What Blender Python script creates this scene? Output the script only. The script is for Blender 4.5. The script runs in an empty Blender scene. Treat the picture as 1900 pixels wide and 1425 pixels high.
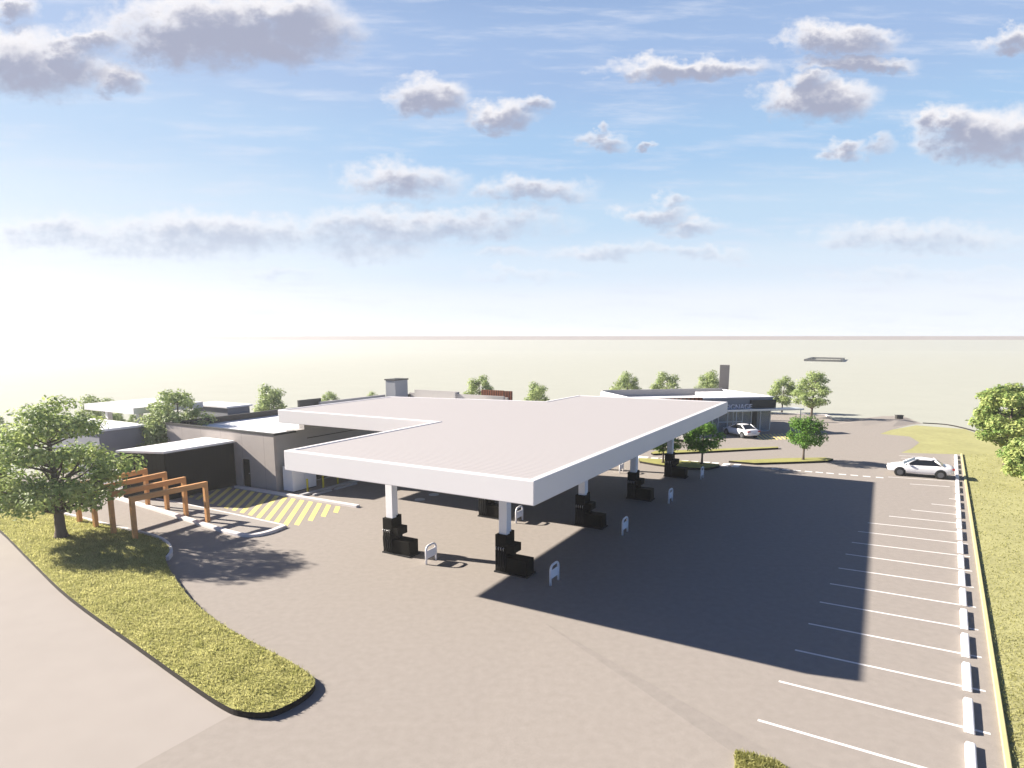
import bpy, math, random
from mathutils import Vector, Matrix
from mathutils.noise import noise as pnoise
R = math.radians
PI = math.pi
scene = bpy.context.scene
col = scene.collection
random.seed(7)

# ------------------------------------------------------------------ camera geometry
F, CX, CY = 1191.0, 950.0, 819.0
TH = math.atan2(192.0, F)
CT, ST = math.cos(TH), math.sin(TH)
H = 11.0


def ray(u, v):
    x, y = (u - CX) / F, -(v - CY) / F
    return x, CT + y * ST, -ST + y * CT


def G(u, v, z=0.0):
    d = ray(u, v)
    t = (z - H) / d[2]
    return (d[0] * t, d[1] * t)


def at(u, v, Y):
    d = ray(u, v)
    t = Y / d[1]
    return (d[0] * t, Y, H + d[2] * t)


UA = R(-29.75)
UX, UY = math.cos(UA), math.sin(UA)


def S(a, b, z=None):
    """site grid: a along the canopy front, b into the depth"""
    x, y = 0.794 + a * UX - b * UY, 22.606 + a * UY + b * UX
    return (x, y) if z is None else (x, y, z)


cam_d = bpy.data.cameras.new('camera')
cam = bpy.data.objects.new('camera', cam_d)
col.objects.link(cam)
cam.location = (0, 0, H)
cam.rotation_euler = (R(90) - TH, 0, 0)
cam_d.sensor_width = 36
cam_d.lens = F / 1900 * 36
cam_d.shift_y = (CY - 712.5) / 1900
cam_d.clip_end = 6000
scene.camera = cam

# ------------------------------------------------------------------ tagging


def tag(o, label=None, cat=None, group=None, kind=None):
    if label: o['label'] = label
    if cat: o['category'] = cat
    if group: o['group'] = group
    if kind: o['kind'] = kind
    return o


def empty(name, loc, rz=0.0):
    o = bpy.data.objects.new(name, None)
    o.empty_display_size = 0.3
    col.objects.link(o)
    o.location = loc if len(loc) == 3 else (loc[0], loc[1], 0)
    o.rotation_euler = (0, 0, rz)
    return o


def copy_tree(o, parent=None):
    c = o.copy()
    col.objects.link(c)
    if parent: c.parent = parent
    for ch in o.children:
        copy_tree(ch, c)
    return c


class MB:
    def __init__(self):
        self.v, self.f = [], []

    def add(self, vs, fs):
        b = len(self.v)
        self.v += [tuple(p) for p in vs]
        self.f += [tuple(b + i for i in q) for q in fs]
        return self

    def box(self, x0, y0, z0, x1, y1, z1):
        vs = [(x, y, z) for z in (z0, z1) for x, y in ((x0, y0), (x1, y0), (x1, y1), (x0, y1))]
        return self.add(vs, [(3, 2, 1, 0), (4, 5, 6, 7), (0, 1, 5, 4), (1, 2, 6, 5), (2, 3, 7, 6), (3, 0, 4, 7)])

    def prism(self, poly, z0, z1, top=None, bottom=True):
        n = len(poly)
        a = sum(poly[i][0] * poly[(i + 1) % n][1] - poly[(i + 1) % n][0] * poly[i][1] for i in range(n))
        if a < 0: poly = poly[::-1]
        t = poly
        vs = [(p[0], p[1], z0) for p in poly] + [(p[0], p[1], z1) for p in t]
        fs = [tuple(range(n, 2 * n))]
        if bottom: fs.append(tuple(range(n - 1, -1, -1)))
        fs += [(i, (i + 1) % n, n + (i + 1) % n, n + i) for i in range(n)]
        return self.add(vs, fs)

    def sheet(self, poly, z):
        n = len(poly)
        a = sum(poly[i][0] * poly[(i + 1) % n][1] - poly[(i + 1) % n][0] * poly[i][1] for i in range(n))
        if a < 0: poly = poly[::-1]
        return self.add([(p[0], p[1], z) for p in poly], [tuple(range(n))])

    def sbox(self, a0, b0, z0, a1, b1, z1):
        """box on the site grid"""
        return self.prism([S(a0, b0), S(a1, b0), S(a1, b1), S(a0, b1)], z0, z1)

    def tube(self, pts, rad, seg=8, cap=True):
        pts = [Vector(p) for p in pts]
        n = len(pts)
        if not hasattr(rad, '__len__'): rad = [rad] * n
        b = len(self.v)
        up = None
        for i, p in enumerate(pts):
            d = (pts[min(i + 1, n - 1)] - pts[max(i - 1, 0)]).normalized()
            if up is None:
                up = Vector((0, 0, 1)) if abs(d.z) < .9 else Vector((1, 0, 0))
            s = d.cross(up).normalized()
            up = s.cross(d).normalized()
            for k in range(seg):
                a = 2 * PI * k / seg
                self.v.append(tuple(p + (s * math.cos(a) + up * math.sin(a)) * rad[i]))
        for i in range(n - 1):
            for k in range(seg):
                k2 = (k + 1) % seg
                self.f.append((b + i * seg + k, b + i * seg + k2, b + (i + 1) * seg + k2, b + (i + 1) * seg + k))
        if cap:
            self.f.append(tuple(b + k for k in range(seg - 1, -1, -1)))
            self.f.append(tuple(b + (n - 1) * seg + k for k in range(seg)))
        return self

    def cyl(self, c, axis, r, h, seg=24):
        c, axis = Vector(c), Vector(axis).normalized()
        return self.tube([c - axis * h / 2, c + axis * h / 2], r, seg)

    def build(self, name, mat, parent=None, world=True, smooth=False, bevel=0.0, subsurf=0, fixn=False):
        me = bpy.data.meshes.new(name)
        vs = self.v
        if parent is not None and world:
            inv = Matrix.Translation(parent.location) @ Matrix.Rotation(parent.rotation_euler.z, 4, 'Z')
            q = parent.parent
            while q is not None:
                inv = Matrix.Translation(q.location) @ Matrix.Rotation(q.rotation_euler.z, 4, 'Z') @ inv
                q = q.parent
            inv = inv.inverted()
            vs = [tuple(inv @ Vector(p)) for p in vs]
        me.from_pydata(vs, [], self.f)
        me.materials.append(mat)
        me.update()
        if fixn:
            import bmesh
            bm = bmesh.new(); bm.from_mesh(me)
            bmesh.ops.recalc_face_normals(bm, faces=bm.faces)
            bm.to_mesh(me); bm.free()
        o = bpy.data.objects.new(name, me)
        col.objects.link(o)
        if parent is not None: o.parent = parent
        if smooth:
            for p in me.polygons: p.use_smooth = True
        if bevel:
            m = o.modifiers.new('bevel', 'BEVEL'); m.width = bevel; m.segments = 2; m.limit_method = 'ANGLE'
        if subsurf:
            m = o.modifiers.new('sub', 'SUBSURF'); m.levels = subsurf; m.render_levels = subsurf
        return o


# ------------------------------------------------------------------ materials
def mat(name, base, rough=.7, var=0.0, vscale=3.0, spec=.3, metal=0.0, bump=0.0, bscale=40.0, detail=6, stretch=None, fn=None, trans=0.0):
    m = bpy.data.materials.new(name); m.use_nodes = True
    nt = m.node_tree; N = nt.nodes; Lk = nt.links
    b = N['Principled BSDF']
    b.inputs['Roughness'].default_value = rough
    b.inputs['Specular IOR Level'].default_value = spec
    b.inputs['Metallic'].default_value = metal
    b.inputs['Base Color'].default_value = (*base, 1)
    if var or bump:
        tc = N.new('ShaderNodeTexCoord')
        g = N.new('ShaderNodeNewGeometry')
        mp = N.new('ShaderNodeMapping')
        Lk.new(g.outputs['Position'], mp.inputs['Vector'])
        if stretch: mp.inputs['Scale'].default_value = stretch
    if var:
        n1 = N.new('ShaderNodeTexNoise'); n1.inputs['Scale'].default_value = vscale; n1.inputs['Detail'].default_value = detail
        n2 = N.new('ShaderNodeTexNoise'); n2.inputs['Scale'].default_value = vscale * .13; n2.inputs['Detail'].default_value = 4
        Lk.new(mp.outputs[0], n1.inputs['Vector']); Lk.new(mp.outputs[0], n2.inputs['Vector'])
        ad = N.new('ShaderNodeMath'); ad.operation = 'ADD'
        Lk.new(n1.outputs['Fac'], ad.inputs[0]); Lk.new(n2.outputs['Fac'], ad.inputs[1])
        mr = N.new('ShaderNodeMapRange'); mr.inputs['From Min'].default_value = .6; mr.inputs['From Max'].default_value = 1.4
        mr.inputs['To Min'].default_value = 1 - var; mr.inputs['To Max'].default_value = 1 + var
        Lk.new(ad.outputs[0], mr.inputs['Value'])
        vm = N.new('ShaderNodeVectorMath'); vm.operation = 'SCALE'; vm.inputs[0].default_value = base
        Lk.new(mr.outputs[0], vm.inputs['Scale'])
        Lk.new(vm.outputs[0], b.inputs['Base Color'])
    if bump:
        nb = N.new('ShaderNodeTexNoise'); nb.inputs['Scale'].default_value = bscale; nb.inputs['Detail'].default_value = 4
        Lk.new(mp.outputs[0], nb.inputs['Vector'])
        bp = N.new('ShaderNodeBump'); bp.inputs['Strength'].default_value = bump; bp.inputs['Distance'].default_value = .02
        Lk.new(nb.outputs['Fac'], bp.inputs['Height']); Lk.new(bp.outputs[0], b.inputs['Normal'])
    return m


def leaf_mat(name, c_dark, c_light, scale=1.2, tl=.42):
    m = bpy.data.materials.new(name); m.use_nodes = True
    nt = m.node_tree; N = nt.nodes; Lk = nt.links
    b = N['Principled BSDF']; b.inputs['Roughness'].default_value = .55; b.inputs['Specular IOR Level'].default_value = .25
    g = N.new('ShaderNodeNewGeometry')
    n = N.new('ShaderNodeTexNoise'); n.inputs['Scale'].default_value = scale; n.inputs['Detail'].default_value = 3
    Lk.new(g.outputs['Position'], n.inputs['Vector'])
    ad = N.new('ShaderNodeMath'); ad.operation = 'ADD'
    ml = N.new('ShaderNodeMath'); ml.operation = 'MULTIPLY'; ml.inputs[1].default_value = .45
    Lk.new(g.outputs['Random Per Island'], ml.inputs[0])
    Lk.new(n.outputs['Fac'], ad.inputs[0]); Lk.new(ml.outputs[0], ad.inputs[1])
    r = N.new('ShaderNodeMapRange'); r.inputs['From Min'].default_value = .4; r.inputs['From Max'].default_value = 1.0
    Lk.new(ad.outputs[0], r.inputs['Value'])
    mx = N.new('ShaderNodeMix'); mx.data_type = 'RGBA'
    mx.inputs['A'].default_value = (*c_dark, 1); mx.inputs['B'].default_value = (*c_light, 1)
    Lk.new(r.outputs[0], mx.inputs['Factor'])
    Lk.new(mx.outputs['Result'], b.inputs['Base Color'])
    t = N.new('ShaderNodeBsdfTranslucent'); Lk.new(mx.outputs['Result'], t.inputs['Color'])
    ms = N.new('ShaderNodeMixShader'); ms.inputs[0].default_value = tl
    Lk.new(b.outputs[0], ms.inputs[1]); Lk.new(t.outputs[0], ms.inputs[2])
    Lk.new(ms.outputs[0], N['Material Output'].inputs['Surface'])
    return m


def corrugated(name, base, pitch=.2, depth=.03):
    """painted sheet metal with ribs running along the canopy front"""
    m = mat(name, base, rough=.55, spec=.35)
    nt = m.node_tree; N = nt.nodes; Lk = nt.links; b = N['Principled BSDF']
    g = N.new('ShaderNodeNewGeometry')
    d = N.new('ShaderNodeVectorMath'); d.operation = 'DOT_PRODUCT'; d.inputs[1].default_value = (-UY, UX, 0)
    Lk.new(g.outputs['Position'], d.inputs[0])
    k = N.new('ShaderNodeMath'); k.operation = 'MULTIPLY'; k.inputs[1].default_value = 2 * PI / pitch
    Lk.new(d.outputs['Value'], k.inputs[0])
    s = N.new('ShaderNodeMath'); s.operation = 'SINE'; Lk.new(k.outputs[0], s.inputs[0])
    bp = N.new('ShaderNodeBump'); bp.inputs['Strength'].default_value = .38; bp.inputs['Distance'].default_value = depth
    Lk.new(s.outputs[0], bp.inputs['Height']); Lk.new(bp.outputs[0], b.inputs['Normal'])
    return m


def panelled(name, base, width, axis, gap=.02, dark=.55):
    """wall panels with joints every `width` metres along a world axis"""
    m = mat(name, base, rough=.8, var=.06, vscale=1.5, spec=.08)
    nt = m.node_tree; N = nt.nodes; Lk = nt.links; b = N['Principled BSDF']
    g = N.new('ShaderNodeNewGeometry')
    d = N.new('ShaderNodeVectorMath'); d.operation = 'DOT_PRODUCT'; d.inputs[1].default_value = axis
    Lk.new(g.outputs['Position'], d.inputs[0])
    k = N.new('ShaderNodeMath'); k.operation = 'PINGPONG'; k.inputs[1].default_value = width / 2
    Lk.new(d.outputs['Value'], k.inputs[0])
    c = N.new('ShaderNodeMath'); c.operation = 'LESS_THAN'; c.inputs[1].default_value = gap
    Lk.new(k.outputs[0], c.inputs[0])
    src = b.inputs['Base Color'].links[0].from_socket
    mx = N.new('ShaderNodeMix'); mx.data_type = 'RGBA'
    mx.inputs['B'].default_value = tuple(q * dark for q in base) + (1,)
    Lk.new(c.outputs[0], mx.inputs['Factor']); Lk.new(src, mx.inputs['A']); Lk.new(mx.outputs['Result'], b.inputs['Base Color'])
    return m


M = {}
M['asphalt'] = mat('asphalt', (.278, .246, .216), .92, .10, 26.0, .08, bump=.25, bscale=55)
M['road'] = mat('glare_pale_asphalt', (.322, .287, .256), .92, .05, .8, .08, bump=.2, bscale=55)  # same asphalt surface, lightened to put the sun glare into its colour
M['paving'] = mat('island_paving', (.29, .262, .235), .9, .06, 1.5, .1)
M['ground'] = mat('haze_pale_grass', (.355, .355, .300), .95, .04, .9, .05, detail=10)  # grass colour paled to stand in for distance haze
M['turf'] = mat('turf', (.29, .275, .10), .95, .2, 1.3, .05, bump=.4, bscale=25)
M['verge'] = mat('verge_turf', (.32, .305, .14), .95, .18, 2.2, .05, bump=.5, bscale=14)
M['edge_shade'] = mat('edge_shade_black', (.02, .016, .012), .95, .2, 5)  # near-black, puts the shade of raised edges into the colour
M['blade'] = leaf_mat('grass_blades', (.245, .25, .07), (.53, .50, .215), 1.6, .55)
M['kerb'] = mat('kerb_concrete', (.62, .58, .55), .8, .06, 4)
M['kerb_grey'] = mat('grey_kerb', (.4, .39, .38), .85, .06, 4)
M['white_paint'] = mat('white_marking', (.72, .68, .64), .8, .08, 6)
M['yellow_paint'] = mat('yellow_marking', (.70, .57, .18), .8, .12, 6)
M['fascia'] = mat('white_fascia', (.625, .595, .58), .55, .02, .6, .35)
M['roof'] = corrugated('ribbed_roof', (.385, .352, .335), .24, .06)
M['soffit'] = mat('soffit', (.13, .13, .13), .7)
M['white'] = mat('white_metal', (.78, .76, .75), .5, .03, 2)
M['black'] = mat('black_metal', (.006, .006, .006), .6, .15, 3, .08)
M['black_face'] = mat('dark_pump_panel', (.010, .009, .007), .65, .15, 3, .06)
M['chrome'] = mat('nozzle_metal', (.55, .54, .52), .3, metal=.8)
M['rubber'] = mat('rubber', (.015, .015, .015), .8)
M['panel'] = panelled('precast_panel', (.40, .355, .32), 2.4, (UX, UY, 0), .018, .7)
M['render_grey'] = mat('grey_render', (.36, .335, .31), .8, .06, 1)
M['dark_clad'] = panelled('dark_cladding', (.024, .024, .018), .28, (UX, UY, 0), .012, .5)
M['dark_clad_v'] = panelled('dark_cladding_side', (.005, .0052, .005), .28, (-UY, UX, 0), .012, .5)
M['cap'] = mat('dark_capping', (.035, .032, .028), .6)
M['roof_white'] = mat('white_roof', (.76, .75, .74), .7, .04, 1)
M['wood'] = mat('orange_timber', (.54, .27, .10), .65, .18, 3, .25, stretch=(1, 1, 8))
M['rust'] = panelled('rust_screen', (.23, .085, .045), .3, (UX, UY, 0), .07, .3)
M['rust2'] = panelled('rust_screen_b', (.30, .10, .05), .5, (math.cos(R(12.5)), math.sin(R(12.5)), 0), .1, .3)
M['grey_wall'] = mat('grey_wall', (.22, .225, .235), .8, .05, 1)
M['cool_grey'] = mat('cool_grey_wall', (.20, .205, .225), .8, .04, 1)
M['sign_black'] = mat('sign_black', (.015, .017, .015), .5)
M['letters'] = mat('sign_letters', (.55, .56, .62), .5)
M['alu'] = mat('aluminium', (.50, .53, .54), .45, metal=.2)
M['yellow'] = mat('yellow_bollard', (.52, .43, .02), .5, .05, 5)
M['bark'] = mat('bark', (.11, .085, .07), .9, .3, 6, .1, bump=.6, bscale=18, stretch=(1, 1, .25))
M['car_white'] = mat('white_car_paint', (.74, .72, .71), .28, spec=.5)
M['car_silver'] = mat('silver_car_paint', (.50, .48, .46), .3, spec=.5, metal=.25)
M['car_glass'] = mat('car_glass', (.012, .013, .015), .08, spec=.6)
M['rim'] = mat('rim', (.13, .13, .135), .4, metal=.5)
M['tail'] = mat('tail_lamp', (.35, .02, .02), .3)
M['head'] = mat('head_lamp', (.75, .75, .75), .15, spec=.6)
M['horizon_strip'] = mat('horizon_brown', (.42, .345, .30), .95, .05, .05)
M['manhole'] = mat('manhole_metal', (.5, .49, .47), .5)
M['interior'] = mat('shop_interior', (.24, .2, .155), .8, .3, .8)

gm = bpy.data.materials.new('shop_glass'); gm.use_nodes = True
_b = gm.node_tree.nodes['Principled BSDF']
_b.inputs['Base Color'].default_value = (.35, .42, .45, 1); _b.inputs['Roughness'].default_value = .04
_b.inputs['Alpha'].default_value = .35
M['glass'] = gm

M['leaf_big'] = leaf_mat('leaves_maple', (.11, .20, .045), (.50, .56, .19), .9)
M['leaf_dark'] = leaf_mat('leaves_round', (.05, .145, .016), (.18, .32, .045), 1.1)
M['leaf_pale'] = leaf_mat('leaves_pale', (.17, .25, .07), (.47, .53, .22), .7)
M['leaf_right'] = leaf_mat('leaves_bushy', (.12, .23, .045), (.50, .53, .19), .8)

# ------------------------------------------------------------------ sun + world
SUN_EL = R(28.0)
SUN_AZ = R(180 - 17.5)                     # direction towards the sun, counter-clockwise from +X
sd = Vector((math.cos(SUN_AZ) * math.cos(SUN_EL), math.sin(SUN_AZ) * math.cos(SUN_EL), math.sin(SUN_EL)))
ld = bpy.data.lights.new('sun', 'SUN'); ld.energy = 5.0; ld.angle = R(.8); ld.color = (1, .93, .84)
lo = bpy.data.objects.new('sun', ld); col.objects.link(lo)
lo.location = (-40, 10, 40); lo.rotation_euler = sd.to_track_quat('Z', 'Y').to_euler()

scene.view_settings.view_transform = 'Standard'
scene.view_settings.look = 'None'
scene.view_settings.exposure = 1.62
scene.view_settings.gamma = 1

world = bpy.data.worlds.new('World'); scene.world = world; world.use_nodes = True
nt = world.node_tree; N = nt.nodes; Lk = nt.links
BG = N['Background']; STR = 0.05; BG.inputs['Strength'].default_value = STR


class X:
    """tiny expression builder over math nodes"""
    def __init__(s, k): s.k = k

    @staticmethod
    def op(o, *a, clamp=False):
        n = N.new('ShaderNodeMath'); n.operation = o; n.use_clamp = clamp
        for i, q in enumerate(a):
            if isinstance(q, X): Lk.new(q.k, n.inputs[i])
            else: n.inputs[i].default_value = q
        return X(n.outputs[0])
    def __add__(s, o): return X.op('ADD', s, o)
    def __radd__(s, o): return X.op('ADD', o, s)
    def __sub__(s, o): return X.op('SUBTRACT', s, o)
    def __rsub__(s, o): return X.op('SUBTRACT', o, s)
    def __mul__(s, o): return X.op('MULTIPLY', s, o)
    def __rmul__(s, o): return X.op('MULTIPLY', o, s)
    def __truediv__(s, o): return X.op('DIVIDE', s, o)


def smooth(x, a, b):
    n = N.new('ShaderNodeMapRange'); n.interpolation_type = 'SMOOTHSTEP'
    Lk.new(x.k, n.inputs['Value']); n.inputs['From Min'].default_value = a; n.inputs['From Max'].default_value = b
    return X(n.outputs[0])


def vec(x, y, z=0.0):
    n = N.new('ShaderNodeCombineXYZ')
    for i, q in enumerate((x, y, z)):
        if isinstance(q, X): Lk.new(q.k, n.inputs[i])
        else: n.inputs[i].default_value = q
    return n.outputs[0]


def wnoise(v, scale, detail=6, rough=.55):
    n = N.new('ShaderNodeTexNoise'); n.inputs['Scale'].default_value = scale; n.inputs['Detail'].default_value = detail
    n.inputs['Roughness'].default_value = rough
    Lk.new(v, n.inputs['Vector']); return n


def cmix(f, a, b):
    n = N.new('ShaderNodeMix'); n.data_type = 'RGBA'; n.clamp_factor = True
    Lk.new(f.k, n.inputs['Factor'])
    for q, nm in ((a, 'A'), (b, 'B')):
        if isinstance(q, tuple): n.inputs[nm].default_value = (*q, 1)
        else: Lk.new(q, n.inputs[nm])
    return n.outputs['Result']


sky = N.new('ShaderNodeTexSky'); sky.sky_type = 'NISHITA'; sky.sun_disc = False
sky.sun_elevation = SUN_EL; sky.sun_rotation = math.atan2(sd.x, sd.y)
sky.air_density = .5; sky.dust_density = .1; sky.ozone_density = 3.0; sky.altitude = 1500
tc = N.new('ShaderNodeTexCoord')
sp = N.new('ShaderNodeSeparateXYZ'); Lk.new(tc.outputs['Generated'], sp.inputs[0])
dx, dy, dz = (X(sp.outputs[i]) for i in range(3))
dyc = X.op('MAXIMUM', dy, .05)
gx, gz = dx / dyc, dz / dyc
front = smooth(dy, .1, .3)                         # clouds only over the half of the sky ahead
p2 = vec(gx, gz)
# ragged edges: the cloud positions are warped by two octaves of noise
n_lo = wnoise(vec(gx * 1.0, gz * 1.5), 13, 4)
n_hi = wnoise(vec(gx * 1.0, gz * 1.35), 34, 7, .62)


def vm(o, a, b, c=None):
    n = N.new('ShaderNodeVectorMath'); n.operation = o
    for i, q in enumerate((a, b, c)):
        if q is None: continue
        if isinstance(q, tuple): n.inputs[i].default_value = q
        else: Lk.new(q, n.inputs[i])
    return n


w1 = vm('MULTIPLY_ADD', n_lo.outputs['Color'], (.075, .05, 0), (-.0375, -.025, 0)).outputs[0]
w2 = vm('MULTIPLY_ADD', n_hi.outputs['Color'], (.050, .034, 0), (-.025, -.017, 0)).outputs[0]
pw = vm('ADD', vm('ADD', p2, w1).outputs[0], w2).outputs[0]


def gpx(u, v):
    d = ray(u, v); return d[0] / d[1], d[2] / d[1]


def ell(u, v, hw, hh):
    cx, cz = gpx(u, v)
    x1 = gpx(u + hw, v)[0] - cx; z1 = gpx(u, v - hh)[1] - cz
    m = vm('MULTIPLY_ADD', pw, (1 / x1, 1 / z1, 0), (-cx / x1, -cz / z1, 0))
    d = vm('DOT_PRODUCT', m.outputs[0], m.outputs[0])
    return X(d.outputs['Value'])


# bank of cumulus: (centre, half width, half height, weight) ; each gets a lit body and a shaded base
CL = [(330, 80, 120, 40, 1), (400, 60, 235, 62, 1), (560, 50, 110, 40, 1), (20, 110, 120, 60, 1), (120, 95, 55, 30, 1), (60, 125, 150, 55, 1), (215, 150, 60, 28, 1), (395, 35, 190, 48, 1), (470, 85, 170, 36, 1), (520, 20, 110, 40, 1),
      (170, 75, 55, 25, .9), (25, 20, 40, 22, .9),
      (800, 180, 72, 34, 1), (930, 215, 66, 28, 1), (1000, 200, 28, 16, .8),
      (1275, 128, 155, 20, 1), (1560, 75, 105, 28, 1), (1590, 118, 105, 16, 1), (1520, 185, 110, 36, 1), (1505, 150, 45, 22, .9),
      (1880, 70, 55, 22, 1), (1830, 245, 130, 48, 1), (1760, 225, 50, 32, 1), (1890, 285, 60, 22, .8), (1565, 278, 34, 16, .8), (1630, 270, 22, 18, .5),
      (1125, 262, 48, 14, .7), (1205, 268, 12, 7, .6), (1110, 240, 12, 14, .6),
      (745, 333, 105, 30, .8), (990, 353, 110, 24, .75),
      (250, 440, 300, 30, .62), (560, 430, 300, 34, .62), (860, 410, 200, 24, .6), (400, 425, 225, 34, 0.85), (760, 415, 260, 30, 0.78), (100, 425, 110, 24, 0.70), (330, 455, 150, 30, 0.70), (700, 460, 110, 22, 0.62),
      (1210, 395, 70, 20, 0.78), (1280, 420, 60, 16, 0.78), (1120, 465, 110, 14, 0.62), (1290, 470, 110, 12, 0.54), (1700, 440, 190, 24, 0.70), (1720, 510, 180, 12, 0.46),
      (930, 470, 50, 12, 0.54), (520, 505, 100, 14, 0.46), (960, 510, 110, 12, 0.46), (1250, 370, 40, 12, 0.62)]
cover = None; core = None
for (u, v, hw, hh, wt) in CL:
    e = ell(u, v, hw * 1.12, hh * 1.15)
    a = (1.25 - e) * wt
    e2 = ell(u + hw * .10, v + hh * .75, hw * 1.0, hh * 1.15)
    c = (1.15 - e2) * wt
    cover = a if cover is None else X.op('MAXIMUM', cover, a)
    core = c if core is None else X.op('MAXIMUM', core, c)
nf = X(n_hi.outputs['Fac'])
alpha = smooth(cover + (nf - .5) * 1.5, -.12, 1.2) * front
shade = smooth(core + (nf - .5) * 1.5, -.30, 1.0)
# thin high streaks
n_st = wnoise(vec(gx * 1.2 + gz * .8, gz * 9.0), 5, 8, .62)
streak = smooth(X(n_st.outputs['Fac']), .46, .78) * .55 * front

# K converts a displayed (linear) value to a world colour
K = 1 / (STR * 2 ** scene.view_settings.exposure)
def kc(*c): return tuple(q * K for q in c)
elev = dz
# air whitening towards the horizon and towards the sun
sundot = vm('DOT_PRODUCT', tc.outputs['Generated'], tuple(sd)); sdot = X(sundot.outputs['Value'])
nis = vm('MULTIPLY', sky.outputs[0], (.80, .98, 1.22)).outputs[0]
glare = smooth(sdot, .30, .92)
rampn = N.new('ShaderNodeValToRGB'); cr = rampn.color_ramp; cr.interpolation = 'EASE'
STOPS = [(0, (1.0, 1.0, 1.0)), (.05, (.95, .97, 1.0)), (.10, (.79, .895, .985)), (.17, (.61, .79, .955)), (.26, (.45, .665, .92)), (.36, (.41, .57, .85)), (.46, (.35, .50, .78))]
cr.elements[0].position, cr.elements[1].position = STOPS[0][0], STOPS[-1][0]
cr.elements[0].color, cr.elements[1].color = (*STOPS[0][1], 1), (*STOPS[-1][1], 1)
for p_, c_ in STOPS[1:-1]: cr.elements.new(p_).color = (*c_, 1)
Lk.new(dz.k, rampn.inputs[0])
air = vm('SCALE', rampn.outputs[0], None); air.inputs['Scale'].default_value = K
low_sky = (1 - smooth(dz, .40, .62)) * (.04 + front * .86)
c00 = cmix(low_sky, nis, air.outputs[0])
whit = X.op('POWER', 2.718, X.op('MULTIPLY', X.op('MAXIMUM', dz, 0.0), -6.0)) * glare
c0 = cmix(whit * 1.15, c00, kc(1.05, 1.05, 1.05))
c1 = cmix(streak, c0, kc(.78, .83, .95))
ccol = cmix(shade, kc(.97, .95, .97), kc(.41, .44, .57))
fade = smooth(dz, .0, .26)
ccol_far = cmix(shade, kc(.98, .97, 1.0), kc(.66, .74, .88))
ccol2 = cmix(fade, ccol_far, ccol)
c2 = cmix(alpha * (.5 + fade * .5) * smooth(dz, .02, .11), c1, ccol2)
Lk.new(c2, BG.inputs['Color'])

# ------------------------------------------------------------------ ground, roads
gr = MB().sheet([(-715, -60), (715, -60), (715, 560), (-715, 560)], -.012)
gr.add([(-715, 560, -.012), (715, 560, -.012), (715, 690, 9.0), (-715, 690, 9.0)], [(0, 1, 2, 3)])
tag(gr.build('ground', M['ground']), kind='structure')
rd = MB().add([(-715, 689.5, 8.9), (715, 689.5, 8.9), (715, 696, 12.9), (-715, 696, 12.9), (715, 697, 8), (-715, 697, 8)], [(0, 1, 2, 3), (3, 2, 4, 5)])  # strip standing in for the horizon line, face tilted to catch the sun
tag(rd.build('horizon_strip', M['horizon_strip']), kind='structure')


def gp(pts, z=0): return [G(u, v, z) for u, v in pts]


# yard: forecourt, car park and the far drive in one sheet
yard_px = [(-60, 960), (-40, 905), (60, 880), (150, 862), (230, 846), (320, 800)]
yard = gp(yard_px) + [S(-41, 44), (-5, 100), (36, 97)] + gp([(1440, 766), (1535, 771), (1548, 781), (1600, 776), (1640, 772), (1676, 772), (1700, 782), (1712, 786), (1690, 788), (1655, 797), (1633, 805), (1688, 810), (1706, 821), (1692, 832), (1672, 840), (1784, 843)])
yard += [G(1871, 1425), G(1905, 1700), (9.5, 6), (-12, 6), G(250, 1425), G(431, 1326), G(300, 1240), G(130, 1115), G(0, 985)]
yo = tag(MB().sheet(yard, 0.0).build('yard', M['asphalt']), kind='structure')
road = [G(250, 1425), G(431, 1326), G(300, 1240), G(130, 1115), G(0, 985), G(-60, 960), G(-40, 905), (-60, 62), (-75, 40), (-50, 6), (-12, 6)]
tag(MB().sheet(road, -.004).build('road', M['road']), kind='structure')

# gentle folds in the forecourt surfacing
ap = G(1000, 1150); a1 = G(1395, 1425); b1 = G(1480, 1425); c1p = G(800, 1480)
def ext(p, q, k): return (p[0] + (q[0] - p[0]) * k, p[1] + (q[1] - p[1]) * k)
a2, b2, c2p = ext(ap, a1, 1.5), ext(ap, b1, 1.28), ext(ap, c1p, 1.35)
fold = MB().add([(ap[0], ap[1], .006), (c2p[0], c2p[1], .006), (a2[0], a2[1], .11), (b2[0], b2[1], .022)], [(0, 1, 2), (0, 2, 3)])
tag(fold.build('pavement', M['asphalt']), kind='structure')
d0 = G(431, 1328); d1 = G(640, 1265); d2 = G(790, 1230); d3 = G(620, 1425); d4 = G(255, 1425)

# bay markings
def strip(mb, p, q, w, z):
    d = Vector((q[0] - p[0], q[1] - p[1])); n = Vector((-d.y, d.x)).normalized() * w / 2
    mb.add([(p[0] - n.x, p[1] - n.y, z), (q[0] - n.x, q[1] - n.y, z), (q[0] + n.x, q[1] + n.y, z), (p[0] + n.x, p[1] + n.y, z)], [(0, 1, 2, 3)])


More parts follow.
